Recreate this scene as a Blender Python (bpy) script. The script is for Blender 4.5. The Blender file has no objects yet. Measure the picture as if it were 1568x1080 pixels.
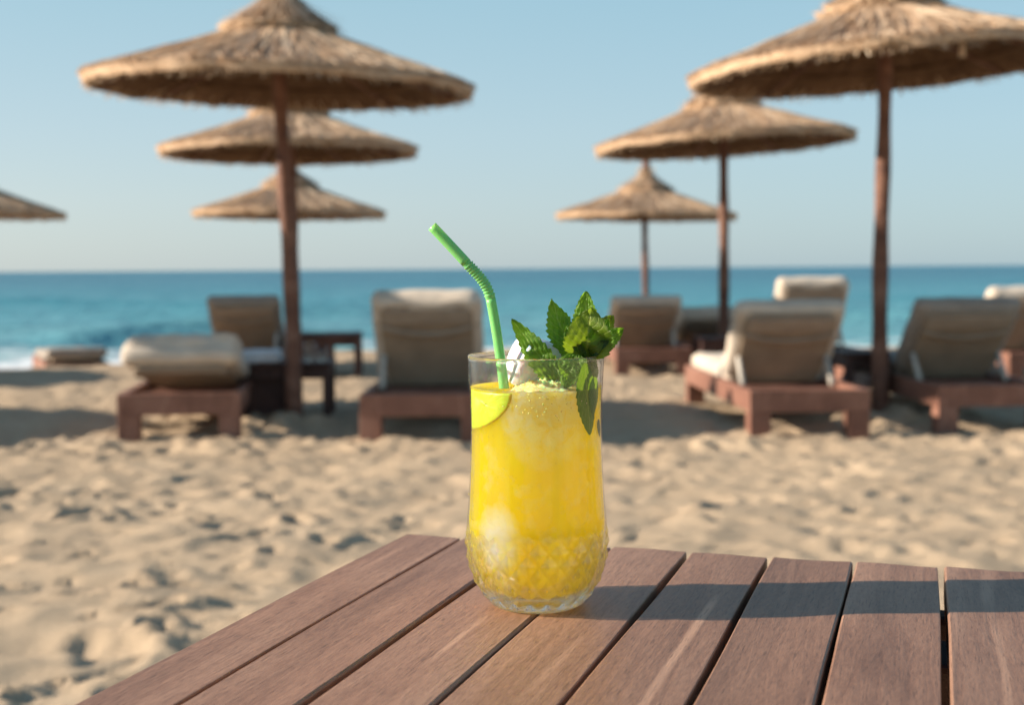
import bpy, bmesh, math, random
import numpy as np
from mathutils import Vector, Matrix, Euler
R = math.radians
scene = bpy.context.scene
col = scene.collection

# ------------------------------------------------------------------ camera
cam_d = bpy.data.cameras.new('camera'); cam = bpy.data.objects.new('camera', cam_d); col.objects.link(cam)
scene.camera = cam
cam.location = (0, 0, .935)
cam.rotation_euler = (Matrix.Rotation(R(90 - 3.668), 3, 'X') @ Matrix.Rotation(R(-.40), 3, 'Z')).to_euler()
cam_d.sensor_width = 36; cam_d.lens = 46.19; cam_d.clip_start = .02; cam_d.clip_end = 20000
cam_d.dof.use_dof = True; cam_d.dof.focus_distance = .716; cam_d.dof.aperture_fstop = 9.3

# ------------------------------------------------------------------ light
SUN_EL, SUN_AZ = 21.5, 3.4            # sun low on the left, a little behind the camera line
world = bpy.data.worlds.new('World'); scene.world = world; world.use_nodes = True
wt = world.node_tree; bg = wt.nodes['Background']
sky = wt.nodes.new('ShaderNodeTexSky'); sky.sky_type = 'NISHITA'; sky.sun_disc = False
sky.sun_elevation = R(SUN_EL); sky.sun_rotation = R(-90 - SUN_AZ)
sky.air_density = 1.0; sky.dust_density = .6; sky.ozone_density = 1.6; sky.altitude = 0
# the photograph's air is pale and milky low down: ease the Nishita colours towards that, evenly all round the horizon
tcw = wt.nodes.new('ShaderNodeTexCoord'); spw = wt.nodes.new('ShaderNodeSeparateXYZ'); wt.links.new(tcw.outputs['Generated'], spw.inputs[0])
def sky_ramp(stops):
    rw = wt.nodes.new('ShaderNodeValToRGB'); wt.links.new(spw.outputs[2], rw.inputs[0]); er = rw.color_ramp.elements
    while len(er) < len(stops): er.new(.5)
    for e, (p_, c_) in zip(er, stops): e.position = p_; e.color = (*c_, 1)
    return rw.outputs[0]
# haze is paler and warmer towards the sun, bluer away from it
sun_side = sky_ramp([(0, (.364, .416, .429)), (.05, (.362, .425, .450)), (.10, (.325, .412, .455)), (.20, (.250, .385, .438)), (.45, (.15, .27, .37)), (1, (.075, .16, .29))])
far_side = sky_ramp([(0, (.190, .310, .390)), (.05, (.215, .340, .415)), (.10, (.245, .372, .440)), (.20, (.208, .360, .440)), (.45, (.14, .265, .37)), (1, (.075, .16, .29))])
dt = wt.nodes.new('ShaderNodeVectorMath'); dt.operation = 'DOT_PRODUCT'; wt.links.new(tcw.outputs['Generated'], dt.inputs[0])
dt.inputs[1].default_value = (-math.cos(R(SUN_AZ)), -math.sin(R(SUN_AZ)), 0)
mp = wt.nodes.new('ShaderNodeMapRange'); mp.interpolation_type = 'SMOOTHSTEP'; wt.links.new(dt.outputs['Value'], mp.inputs[0])
mp.inputs[1].default_value = -.95; mp.inputs[2].default_value = .65
rwm = wt.nodes.new('ShaderNodeMix'); rwm.data_type = 'RGBA'; wt.links.new(mp.outputs[0], rwm.inputs[0])
wt.links.new(far_side, rwm.inputs[6]); wt.links.new(sun_side, rwm.inputs[7])
mw = wt.nodes.new('ShaderNodeVectorMath'); mw.operation = 'SCALE'; mw.inputs[3].default_value = 10; wt.links.new(rwm.outputs[2], mw.inputs[0])
xw = wt.nodes.new('ShaderNodeMix'); xw.data_type = 'RGBA'; xw.inputs[0].default_value = .78
wt.links.new(sky.outputs[0], xw.inputs[6]); wt.links.new(mw.outputs[0], xw.inputs[7])
wt.links.new(xw.outputs[2], bg.inputs[0]); bg.inputs[1].default_value = .0815
sd = bpy.data.lights.new('sun', 'SUN'); sun = bpy.data.objects.new('sun', sd); col.objects.link(sun)
sd.energy = 5.0; sd.angle = R(.53); sd.color = (1, .875, .73)
dv = Vector((math.cos(R(SUN_EL)) * math.cos(R(SUN_AZ)), math.cos(R(SUN_EL)) * math.sin(R(SUN_AZ)), -math.sin(R(SUN_EL))))
sun.rotation_euler = dv.to_track_quat('-Z', 'Y').to_euler(); sun.location = (-30, 0, 15)
scene.view_settings.view_transform = 'Standard'; scene.view_settings.look = 'None'
scene.view_settings.exposure = 1.0; scene.view_settings.gamma = 1
scene.view_settings.use_curve_mapping = False
cy = scene.cycles
cy.use_denoising = True; cy.max_bounces = 14; cy.transparent_max_bounces = 24; cy.transmission_bounces = 12
cy.caustics_refractive = True; cy.caustics_reflective = False; cy.sample_clamp_indirect = 3; cy.blur_glossy = .5

# ------------------------------------------------------------------ helpers
rng = random.Random(7); nrg = np.random.default_rng(7)

def mat(name):
    m = bpy.data.materials.new(name); m.use_nodes = True
    nt = m.node_tree; b = nt.nodes['Principled BSDF']
    return m, nt, b
def N(nt, t, **kw):
    n = nt.nodes.new('ShaderNode' + t)
    for k, v in kw.items():
        if k in n.inputs: n.inputs[k].default_value = v
        else: setattr(n, k, v)
    return n
def L(nt, a, b): nt.links.new(a, b)
def ramp(nt, stops, fac=None, interp='LINEAR'):
    r = nt.nodes.new('ShaderNodeValToRGB'); r.color_ramp.interpolation = interp
    e = r.color_ramp.elements
    while len(e) < len(stops): e.new(.5)
    for i, (p, c) in enumerate(stops):
        e[i].position = p; e[i].color = (*c, 1) if len(c) == 3 else c
    if fac is not None: L(nt, fac, r.inputs[0])
    return r
def mapping(nt, src, scale=(1, 1, 1), loc=(0, 0, 0)):
    m = nt.nodes.new('ShaderNodeMapping'); m.inputs['Scale'].default_value = scale; m.inputs['Location'].default_value = loc
    L(nt, src, m.inputs[0]); return m.outputs[0]
def noise(nt, vec, scale, detail=4, rough=.55, dist=0):
    n = N(nt, 'TexNoise', Scale=scale, Detail=detail, Roughness=rough, Distortion=dist)
    if vec is not None: L(nt, vec, n.inputs['Vector'])
    return n.outputs[0]
def mixc(nt, fac, a, b, mode='MIX'):
    n = nt.nodes.new('ShaderNodeMix'); n.data_type = 'RGBA'; n.blend_type = mode
    for s, v in ((n.inputs[0], fac), (n.inputs[6], a), (n.inputs[7], b)):
        if hasattr(v, 'links'): L(nt, v, s)
        else: s.default_value = v if isinstance(v, float) else (*v, 1)
    return n.outputs[2]
def mth(nt, op, a, b=None, c=None, clamp=False):
    n = nt.nodes.new('ShaderNodeMath'); n.operation = op; n.use_clamp = clamp
    for i, v in enumerate((a, b, c)):
        if v is None: continue
        if hasattr(v, 'links'): L(nt, v, n.inputs[i])
        else: n.inputs[i].default_value = v
    return n.outputs[0]
def bump(nt, b, h, strength, dist):
    n = N(nt, 'Bump', Strength=strength, Distance=dist); L(nt, h, n.inputs['Height'])
    L(nt, n.outputs[0], b.inputs['Normal']); return n
def setp(b, **kw):
    for k, v in kw.items():
        s = b.inputs[k.replace('_', ' ')]
        s.default_value = (*v, 1) if isinstance(v, tuple) and len(v) == 3 and s.type == 'RGBA' else v

def link(o, parent=None):
    col.objects.link(o)
    if parent is not None: o.parent = parent
    return o
def mesh_obj(name, verts, faces, m, parent=None, smooth=False, uvs=None):
    me = bpy.data.meshes.new(name)
    me.from_pydata([tuple(v) for v in verts], [], [tuple(f) for f in faces])
    if smooth: me.polygons.foreach_set('use_smooth', [True] * len(me.polygons))
    if uvs is not None:
        u = me.uv_layers.new(name='UVMap')
        idx = np.empty(len(me.loops), np.int32); me.loops.foreach_get('vertex_index', idx)
        u.data.foreach_set('uv', np.asarray(uvs, np.float32)[idx].ravel())
    me.materials.append(m); me.update()
    return link(bpy.data.objects.new(name, me), parent)
def bm_obj(name, bm, m, parent=None, smooth=False):
    me = bpy.data.meshes.new(name); bm.to_mesh(me); bm.free()
    if smooth: me.polygons.foreach_set('use_smooth', [True] * len(me.polygons))
    me.materials.append(m)
    return link(bpy.data.objects.new(name, me), parent)
def thing(name, label, cat, loc=(0, 0, 0), rz=0, group=None, rot=None):
    o = bpy.data.objects.new(name, None); col.objects.link(o); o.empty_display_size = .1
    o.location = loc; o.rotation_euler = rot if rot else (0, 0, rz)
    return tag(o, label, cat, group)
def tag(o, label=None, cat=None, group=None, kind=None):
    if label: o['label'] = label
    if cat: o['category'] = cat
    if group: o['group'] = group
    if kind: o['kind'] = kind
    return o
def share(src, name, parent, loc=None, rot=None):
    o = bpy.data.objects.new(name, src.data); link(o, parent)
    if loc is not None: o.location = loc
    if rot is not None: o.rotation_euler = rot
    return o
def copy_tree(o, parent=None):
    c = o.copy(); col.objects.link(c); c.parent = parent
    for ch in list(o.children): copy_tree(ch, c)
    return c
def box_bm(sx, sy, sz, bev=.004, c=(0, 0, 0), seg=2):
    bm = bmesh.new(); bmesh.ops.create_cube(bm, size=1)
    bmesh.ops.scale(bm, vec=(sx, sy, sz), verts=bm.verts)
    if bev: bmesh.ops.bevel(bm, geom=list(bm.edges), offset=bev, segments=seg, affect='EDGES', profile=.5)
    bmesh.ops.translate(bm, vec=c, verts=bm.verts); return bm
def box(name, sx, sy, sz, m, parent=None, loc=(0, 0, 0), rot=None, bev=.004):
    o = bm_obj(name, box_bm(sx, sy, sz, bev), m, parent); o.location = loc
    if rot: o.rotation_euler = rot
    return o
def cushion(name, sx, sy, sz, r, m, parent=None, loc=(0, 0, 0), puff=.012, wr=.004, seed=0, sag=None, nx=14, ny=16, nz=4):
    """padded block: rounded box with a swollen face and soft creases"""
    g = np.random.default_rng(seed); ph = g.uniform(0, 6.28, 8); verts = []; faces = []; key = {}
    def add(p):
        k = tuple(round(a, 5) for a in p)
        if k not in key: key[k] = len(verts); verts.append(p)
        return key[k]
    def face(ax, s, n1, n2):
        a, b = [i for i in range(3) if i != ax]
        for i in range(n1):
            for j in range(n2):
                q = []
                for (di, dj) in ((0, 0), (1, 0), (1, 1), (0, 1)):
                    p = [0, 0, 0]; p[ax] = s; p[a] = -1 + 2 * (i + di) / n1; p[b] = -1 + 2 * (j + dj) / n2
                    q.append(add(tuple(p)))
                if len(set(q)) > 2: faces.append(q if (s > 0) != (ax == 1) else q[::-1])
    face(0, 1, ny, nz); face(0, -1, ny, nz); face(1, 1, nx, nz); face(1, -1, nx, nz); face(2, 1, nx, ny); face(2, -1, nx, ny)
    H = np.array([sx, sy, sz]) / 2; out = []
    for p in verts:
        q = np.sign(p) * np.abs(np.array(p)) ** .8 * H
        core = np.clip(q, -(H - r), H - r); d = q - core; n = np.linalg.norm(d)
        if n > 1e-9: q = core + d / n * min(r, max(n, r * .999) if np.max(np.abs(p)) >= 1 else n)
        u, v = p[0], p[1]
        w = (1 - u * u) * (1 - v * v)
        if abs(p[2]) >= 1: q[2] += math.copysign(puff * w ** .5, p[2])
        q = q + wr * np.array([math.sin(9 * v + ph[0]) * .6, math.sin(8 * u + ph[1]) * .6, math.sin(7 * u + ph[2]) * math.sin(6 * v + ph[3]) + .5 * math.sin(15 * u + 11 * v + ph[4])])
        if sag: q[2] += sag(u, v)
        out.append(q)
    o = mesh_obj(name, out, faces, m, parent, True); o.location = loc; return o
def tube(pts, rad, seg=12, cap=True):
    """returns verts, faces for a tube through pts (rad: number or list)"""
    pts = [Vector(p) for p in pts]; n = len(pts); rads = rad if hasattr(rad, '__len__') else [rad] * n
    V = []; Fs = []; up = None
    for i, p in enumerate(pts):
        t = (pts[min(i + 1, n - 1)] - pts[max(i - 1, 0)]).normalized()
        if up is None: up = Vector((0, 1, 0)) if abs(t.y) < .9 else Vector((1, 0, 0))
        a = (up - t * up.dot(t)).normalized(); b = t.cross(a); up = a
        for k in range(seg):
            th = 2 * math.pi * k / seg
            V.append(p + (a * math.cos(th) + b * math.sin(th)) * rads[i])
    for i in range(n - 1):
        for k in range(seg):
            k2 = (k + 1) % seg
            Fs.append((i * seg + k, i * seg + k2, (i + 1) * seg + k2, (i + 1) * seg + k))
    if cap: Fs.append(tuple(range(seg - 1, -1, -1))); Fs.append(tuple((n - 1) * seg + k for k in range(seg)))
    return V, Fs
def tube_obj(name, pts, rad, m, parent=None, seg=12, cap=True):
    V, Fs = tube(pts, rad, seg, cap); return mesh_obj(name, V, Fs, m, parent, True)
def lathe(profile, seg, disp=None):
    V = []; Fs = []; n = len(profile)
    for i, (r, z) in enumerate(profile):
        for k in range(seg):
            th = 2 * math.pi * k / seg; rr = r + (disp(i, r, z, th) if disp else 0)
            V.append((rr * math.cos(th), rr * math.sin(th), z))
    for i in range(n - 1):
        for k in range(seg):
            k2 = (k + 1) % seg; Fs.append((i * seg + k, i * seg + k2, (i + 1) * seg + k2, (i + 1) * seg + k))
    return V, Fs
def value_noise(X, Y, scale, seed):
    """smooth 2-D value noise in -1..1 on arrays"""
    g = np.random.default_rng(seed); T = g.uniform(-1, 1, (256, 256))
    x = X / scale + 1000.3; y = Y / scale + 1000.7
    xi = np.floor(x).astype(int); yi = np.floor(y).astype(int); fx = x - xi; fy = y - yi
    fx = fx * fx * (3 - 2 * fx); fy = fy * fy * (3 - 2 * fy)
    a = T[xi & 255, yi & 255]; b = T[(xi + 1) & 255, yi & 255]; c = T[xi & 255, (yi + 1) & 255]; d = T[(xi + 1) & 255, (yi + 1) & 255]
    return (a * (1 - fx) + b * fx) * (1 - fy) + (c * (1 - fx) + d * fx) * fy
def grid_obj(name, xs, ys, Z, m, parent=None):
    nx, ny = len(xs), len(ys); Xg, Yg = np.meshgrid(xs, ys)
    co = np.stack([Xg, Yg, Z], -1).reshape(-1, 3).astype(np.float32)
    i = np.arange((nx - 1) * (ny - 1)); r = i // (nx - 1); c = i % (nx - 1); a = r * nx + c
    fc = np.stack([a, a + 1, a + nx + 1, a + nx], -1).astype(np.int32)
    me = bpy.data.meshes.new(name); me.vertices.add(len(co)); me.vertices.foreach_set('co', co.ravel())
    me.loops.add(fc.size); me.loops.foreach_set('vertex_index', fc.ravel())
    me.polygons.add(len(fc)); me.polygons.foreach_set('loop_start', np.arange(len(fc), dtype=np.int32) * 4)
    me.polygons.foreach_set('loop_total', np.full(len(fc), 4, np.int32))
    me.update(calc_edges=True); me.polygons.foreach_set('use_smooth', [True] * len(fc)); me.materials.append(m)
    return link(bpy.data.objects.new(name, me), parent)

# ------------------------------------------------------------------ materials
def wood_mat(name, base, dark, light, gscale=1., bumpd=.0006, rough=.62, streak=.5):
    base, dark, light = (tuple(x * .9 for x in q) for q in (base, dark, light))
    m, nt, b = mat(name)
    tc = N(nt, 'TexCoord'); oi = N(nt, 'ObjectInfo')
    off = N(nt, 'VectorMath', operation='ADD'); L(nt, tc.outputs['Object'], off.inputs[0])
    sc = N(nt, 'VectorMath', operation='SCALE'); sc.inputs[0].default_value = (3.1, 7.7, 1.3); L(nt, oi.outputs['Random'], sc.inputs[3])
    L(nt, sc.outputs[0], off.inputs[1]); v = off.outputs[0]
    big = noise(nt, mapping(nt, v, (14 * gscale, 2.2 * gscale, 14 * gscale)), 1, 4, .6, .6)
    fine = noise(nt, mapping(nt, v, (560 * gscale, 110 * gscale, 560 * gscale)), 1, 5, .65, .3)
    med = noise(nt, mapping(nt, v, (150 * gscale, 9 * gscale, 150 * gscale)), 1, 4, .6, 1.2)
    c = ramp(nt, [(.3, dark), (.5, base), (.72, light)], big).outputs[0]
    c = mixc(nt, .22, c, ramp(nt, [(.35, dark), (.62, light)], med).outputs[0])
    c = mixc(nt, .55, c, ramp(nt, [(.3, (.35, .32, .32)), (.6, (.62, .60, .60))], fine).outputs[0], 'OVERLAY')
    # pale wandering sapwood streaks
    wv = N(nt, 'TexWave', Scale=7. * gscale, Distortion=9., Detail=3.); wv.inputs['Detail Scale'].default_value = .8
    L(nt, mapping(nt, v, (1, .13, 1)), wv.inputs['Vector'])
    msk = mth(nt, 'MULTIPLY', ramp(nt, [(.955, (0, 0, 0)), (.995, (1, 1, 1))], wv.outputs[1]).outputs[0], ramp(nt, [(.5, (0, 0, 0)), (.62, (1, 1, 1))], noise(nt, mapping(nt, v, (6, 3, 6)), 1, 2)).outputs[0])
    c = mixc(nt, mth(nt, 'MULTIPLY', msk, streak), c, tuple(min(1, x * 1.55) for x in light))
    pore = noise(nt, mapping(nt, v, (900 * gscale, 70 * gscale, 900 * gscale)), 1, 2, .5)
    c = mixc(nt, mth(nt, 'MULTIPLY', ramp(nt, [(.60, (0, 0, 0)), (.68, (1, 1, 1))], pore).outputs[0], .45), c, tuple(x * .55 for x in dark))
    # small scuffs
    scf = noise(nt, mapping(nt, v, (160, 90, 160)), 1, 3, .7, .5)
    c = mixc(nt, mth(nt, 'MULTIPLY', ramp(nt, [(.68, (0, 0, 0)), (.8, (1, 1, 1))], scf).outputs[0], .3), c, tuple(x * 1.4 for x in light))
    hv = N(nt, 'HueSaturation'); L(nt, c, hv.inputs['Color'])
    L(nt, mth(nt, 'MULTIPLY_ADD', oi.outputs['Random'], .26, .87), hv.inputs['Value'])
    L(nt, hv.outputs[0], b.inputs['Base Color'])
    setp(b, Roughness=rough); b.inputs['Specular IOR Level'].default_value = .35
    bump(nt, b, mth(nt, 'ADD', mth(nt, 'MULTIPLY', fine, .6), med), .55, bumpd)
    return m
M_plank = wood_mat('table_wood', (.268, .141, .086), (.158, .077, .046), (.385, .222, .142), 1., .0006, rough=.5, streak=.75)
M_beam = wood_mat('beam_wood', (.07, .035, .025), (.045, .02, .015), (.1, .055, .04))
M_lounger = wood_mat('lounger_wood', (.235, .110, .073), (.155, .068, .046), (.32, .17, .12), .35, .001)
M_side = wood_mat('side_table_wood', (.060, .028, .022), (.035, .016, .012), (.1, .05, .04), .35, .001)
M_pole = wood_mat('pole_wood', (.175, .082, .052), (.085, .038, .028), (.28, .15, .10), .4, .003, .7)

m, nt, b = mat('sand'); M_sand = m
tc = N(nt, 'TexCoord'); v = tc.outputs['Object']
c = ramp(nt, [(.3, (.46, .345, .240)), (.55, (.57, .432, .30)), (.75, (.64, .495, .355))], noise(nt, v, 2.2, 6, .65)).outputs[0]
c = mixc(nt, .35, c, ramp(nt, [(.35, (.40, .29, .19)), (.65, (.66, .53, .40))], noise(nt, v, 260, 3, .7)).outputs[0])
c = mixc(nt, mth(nt, 'MULTIPLY', ramp(nt, [(.66, (0, 0, 0)), (.72, (1, 1, 1))], noise(nt, v, 21, 3, .6)).outputs[0], .25), c, (.30, .22, .15))
# damp sand by the water line
sp = N(nt, 'SeparateXYZ'); L(nt, v, sp.inputs[0])
sh = mth(nt, 'SUBTRACT', mth(nt, 'MULTIPLY_ADD', mth(nt, 'MAXIMUM', mth(nt, 'MINIMUM', mth(nt, 'ADD', sp.outputs[0], 2.), 0.), -6.), .9, 20.3), sp.outputs[1])
wet = mth(nt, 'SUBTRACT', 1., mth(nt, 'MULTIPLY', mth(nt, 'ADD', sh, noise(nt, v, .8, 2)), .7), None, True)
c = mixc(nt, mth(nt, 'MULTIPLY', wet, .6), c, (.24, .17, .11)); c = mixc(nt, 1., c, (.87, .86, .825), 'MULTIPLY')
L(nt, c, b.inputs['Base Color']); setp(b, Roughness=.95); b.inputs['Specular IOR Level'].default_value = .12
bump(nt, b, mth(nt, 'MULTIPLY_ADD', noise(nt, v, 45, 6, .7), 1., noise(nt, v, 300, 2)), .6, .012)

m, nt, b = mat('sea_water'); M_sea = m
tc = N(nt, 'TexCoord'); v = tc.outputs['Object']; sp = N(nt, 'SeparateXYZ'); L(nt, v, sp.inputs[0])
d = mth(nt, 'SUBTRACT', sp.outputs[1], mth(nt, 'MULTIPLY_ADD', mth(nt, 'MAXIMUM', mth(nt, 'MINIMUM', mth(nt, 'ADD', sp.outputs[0], 2.), 0.), -6.), .9, 20.3))   # metres out from the shore
far = ramp(nt, [(0, (.17, .40, .40)), (.04, (.14, .35, .385)), (.16, (.055, .245, .30)), (.5, (.015, .145, .215)), (1, (.006, .105, .175))], mth(nt, 'MULTIPLY', d, 1 / 220.)).outputs[0]
patch = noise(nt, mapping(nt, v, (.07, .38, 1)), 1, 5, .65)
c = mixc(nt, mth(nt, 'MULTIPLY', ramp(nt, [(.42, (0, 0, 0)), (.62, (1, 1, 1))], patch).outputs[0], .55), far, (.10, .30, .36))
fo_n = noise(nt, mapping(nt, v, (.55, 1.1, 1)), 1, 6, .65, .8)
band = ramp(nt, [(0, (1, 1, 1)), (.10, (.9, .9, .9)), (.35, (.45, .45, .45)), (.8, (.12, .12, .12)), (1, (0, 0, 0))], mth(nt, 'DIVIDE', d, mth(nt, 'MULTIPLY_ADD', mth(nt, 'MAXIMUM', mth(nt, 'MINIMUM', mth(nt, 'ADD', sp.outputs[0], 2.), 0.), -5.), -1.5, 6.5))).outputs[0]
foam = mth(nt, 'MULTIPLY', mth(nt, 'SUBTRACT', mth(nt, 'ADD', band, mth(nt, 'MULTIPLY', fo_n, .9)), .78), 5., None, True)
c = mixc(nt, foam, mixc(nt, 1., c, (.9, .9, .9), 'MULTIPLY'), (.72, .74, .74))
L(nt, c, b.inputs['Base Color']); L(nt, mth(nt, 'MULTIPLY_ADD', foam, .5, .32), b.inputs['Roughness'])
setp(b, IOR=1.33); b.inputs['Specular IOR Level'].default_value = .22
h = mth(nt, 'ADD', noise(nt, mapping(nt, v, (.8, 2.2, 1)), 1, 5, .6, .3), mth(nt, 'MULTIPLY', noise(nt, mapping(nt, v, (.12, .5, 1)), 1, 4, .6), 2.))
bump(nt, b, h, 1., .22)

m, nt, b = mat('thatch'); M_thatch = m
tc = N(nt, 'TexCoord'); v = tc.outputs['Object']; sp = N(nt, 'SeparateXYZ'); L(nt, v, sp.inputs[0])
ang = mth(nt, 'ARCTAN2', sp.outputs[1], sp.outputs[0])
cmb = N(nt, 'CombineXYZ'); L(nt, mth(nt, 'COSINE', ang), cmb.inputs[0]); L(nt, mth(nt, 'SINE', ang), cmb.inputs[1]); L(nt, mth(nt, 'MULTIPLY', sp.outputs[2], .5), cmb.inputs[2])
st = noise(nt, cmb.outputs[0], 34, 4, .7); lump = noise(nt, v, 3.4, 4, .6)
c = ramp(nt, [(.28, (.28, .175, .105)), (.5, (.50, .345, .22)), (.72, (.68, .50, .34))], st).outputs[0]
c = mixc(nt, .35, c, ramp(nt, [(.35, (.24, .145, .085)), (.65, (.56, .39, .25))], lump).outputs[0])
L(nt, c, b.inputs['Base Color']); setp(b, Roughness=.8); b.inputs['Specular IOR Level'].default_value = .2
bump(nt, b, st, .8, .02)
m, nt, b = mat('thatch_shaded_under'); M_under = m  # darker copy of the thatch colour, the canopy's shade put into it
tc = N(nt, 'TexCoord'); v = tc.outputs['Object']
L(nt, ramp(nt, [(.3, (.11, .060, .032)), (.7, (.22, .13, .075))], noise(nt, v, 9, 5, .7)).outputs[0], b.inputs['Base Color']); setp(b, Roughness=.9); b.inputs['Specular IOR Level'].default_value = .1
m, nt, b = mat('straw_strand'); M_strand = m
g = N(nt, 'NewGeometry'); c = ramp(nt, [(0, (.28, .17, .10)), (.4, (.55, .385, .245)), (.8, (.72, .54, .37)), (1, (.82, .67, .49))], g.outputs['Random Per Island']).outputs[0]
L(nt, c, b.inputs['Base Color']); setp(b, Roughness=.5); b.inputs['Specular IOR Level'].default_value = .35
tl = N(nt, 'BsdfTranslucent'); L(nt, c, tl.inputs[0]); ms = N(nt, 'MixShader'); ms.inputs[0].default_value = .35
L(nt, b.outputs[0], ms.inputs[1]); L(nt, tl.outputs[0], ms.inputs[2]); L(nt, ms.outputs[0], nt.nodes['Material Output'].inputs[0])

def fabric(name, colr, var=.12, sc=600):
    m, nt, b = mat(name); tc = N(nt, 'TexCoord'); v = tc.outputs['Object']
    colr = tuple(x * .9 for x in colr); lo = tuple(x * (1 - var) for x in colr); hi = tuple(min(1, x * (1 + var)) for x in colr)
    c = ramp(nt, [(.35, lo), (.65, hi)], noise(nt, v, 5, 5, .6)).outputs[0]
    L(nt, c, b.inputs['Base Color']); setp(b, Roughness=.9, Sheen_Weight=.15); b.inputs['Specular IOR Level'].default_value = .2
    bump(nt, b, mth(nt, 'ADD', noise(nt, v, sc, 2), mth(nt, 'MULTIPLY', noise(nt, v, 11, 3), 2.)), .5, .004); return m
M_cream = fabric('cream_fabric', (.66, .56, .45)); M_taupe = fabric('taupe_fabric', (.36, .275, .195)); M_band = fabric('band_fabric', (.38, .31, .24))
M_grey_shade = fabric('grey_shaded_fabric', (.34, .295, .25)); M_rope = fabric('strut_paint', (.60, .54, .46), .06); M_towel = fabric('towel_fabric', (.72, .73, .74))  # grey: cream with umbrella shade put in, also the far grey mattress

# thin clear glass: fresnel reflection over straight transmission, part of the light really refracted where the wall is thick
def glass_mat(name, refr, bumpy=0, tint=(.985, .99, .985), frost=0):
    m, nt, b = mat(name); nt.nodes.remove(b); out = nt.nodes['Material Output']
    tr = N(nt, 'BsdfTransparent'); tr.inputs[0].default_value = (*tint, 1)
    gl = N(nt, 'BsdfGlossy'); gl.inputs['Roughness'].default_value = .02
    lw = N(nt, 'LayerWeight', Blend=.5); fr = mth(nt, 'MULTIPLY_ADD', mth(nt, 'POWER', lw.outputs['Facing'], 4.), .60, .04); gb = N(nt, 'BsdfGlass', IOR=1.5, Roughness=.0); gb.inputs[0].default_value = (.99, 1, .99, 1)
    mx = N(nt, 'MixShader'); L(nt, fr, mx.inputs[0]); L(nt, tr.outputs[0], mx.inputs[1]); L(nt, gl.outputs[0], mx.inputs[2])
    m2 = N(nt, 'MixShader'); L(nt, mx.outputs[0], m2.inputs[1]); L(nt, gb.outputs[0], m2.inputs[2])
    if refr == 'base':
        tc = N(nt, 'TexCoord'); sp = N(nt, 'SeparateXYZ'); L(nt, tc.outputs['Object'], sp.inputs[0])
        # the cut lead glass of the base is brighter: many faces behind each other reflect
        L(nt, mth(nt, 'ADD', fr, ramp(nt, [(0, (.04,) * 3), (.27, (.03,) * 3), (.33, (0,) * 3)], mth(nt, 'MULTIPLY', sp.outputs[2], 1 / .1432)).outputs[0], None, True), mx.inputs[0])
        L(nt, ramp(nt, [(0, (.035,) * 3), (.28, (.035,) * 3), (.34, (.02,) * 3)], mth(nt, 'MULTIPLY', sp.outputs[2], 1 / .1432)).outputs[0], gl.inputs['Roughness'])
        L(nt, ramp(nt, [(0, (.85,) * 3), (.05, (.60,) * 3), (.10, (.45,) * 3), (.27, (.42,) * 3), (.36, (.03,) * 3), (.980, (.03,) * 3), (.988, (.9,) * 3)], mth(nt, 'MULTIPLY', sp.outputs[2], 1 / .1432)).outputs[0], m2.inputs[0])
    else: m2.inputs[0].default_value = refr
    if bumpy:
        tc = N(nt, 'TexCoord'); bp = N(nt, 'Bump', Strength=.35, Distance=.0004); L(nt, noise(nt, tc.outputs['Object'], 90, 3), bp.inputs['Height'])
        for s in (gl, lw, gb): L(nt, bp.outputs[0], s.inputs['Normal'])
    last = m2.outputs[0]
    if frost:            # fine mist of condensation, streaky, strongest above the juice line
        tc = N(nt, 'TexCoord'); fs = mth(nt, 'MULTIPLY', ramp(nt, [(.40, (0,) * 3), (.75, (1,) * 3)], noise(nt, mapping(nt, tc.outputs['Object'], (1, 1, .22)), 150, 5, .65)).outputs[0], frost)
        df = N(nt, 'BsdfDiffuse'); df.inputs[0].default_value = (.9, .9, .88, 1); tl = N(nt, 'BsdfTranslucent'); tl.inputs[0].default_value = (.9, .9, .88, 1)
        m3 = N(nt, 'MixShader'); m3.inputs[0].default_value = .5; L(nt, df.outputs[0], m3.inputs[1]); L(nt, tl.outputs[0], m3.inputs[2])
        m4 = N(nt, 'MixShader'); L(nt, fs, m4.inputs[0]); L(nt, last, m4.inputs[1]); L(nt, m3.outputs[0], m4.inputs[2]); last = m4.outputs[0]
    L(nt, last, out.inputs[0]); return m
M_glass = glass_mat('clear_glass', 'base', 0, frost=.014); M_tumbler = glass_mat('tumbler_glass', .2); M_drop = glass_mat('water_drop', .35)

m, nt, b = mat('juice'); M_juice = m
tc = N(nt, 'TexCoord'); v = tc.outputs['Object']; sp = N(nt, 'SeparateXYZ'); L(nt, v, sp.inputs[0])
cloud = noise(nt, mapping(nt, v, (1, 1, .6)), 38, 3, .5, .4)
c = ramp(nt, [(.30, (.97, .68, .004)), (.55, (.97, .75, .008)), (.80, (.98, .83, .04))], cloud).outputs[0]
slush = mth(nt, 'MULTIPLY', mth(nt, 'SUBTRACT', sp.outputs[2], .100), 42., None, True)          # crushed ice floats at the top
fl = noise(nt, v, 420, 4, .7, .4)
pat = ramp(nt, [(.40, (0, 0, 0)), (.62, (1, 1, 1))], noise(nt, mapping(nt, v, (1, 1, .8)), 55, 3)).outputs[0]

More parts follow.
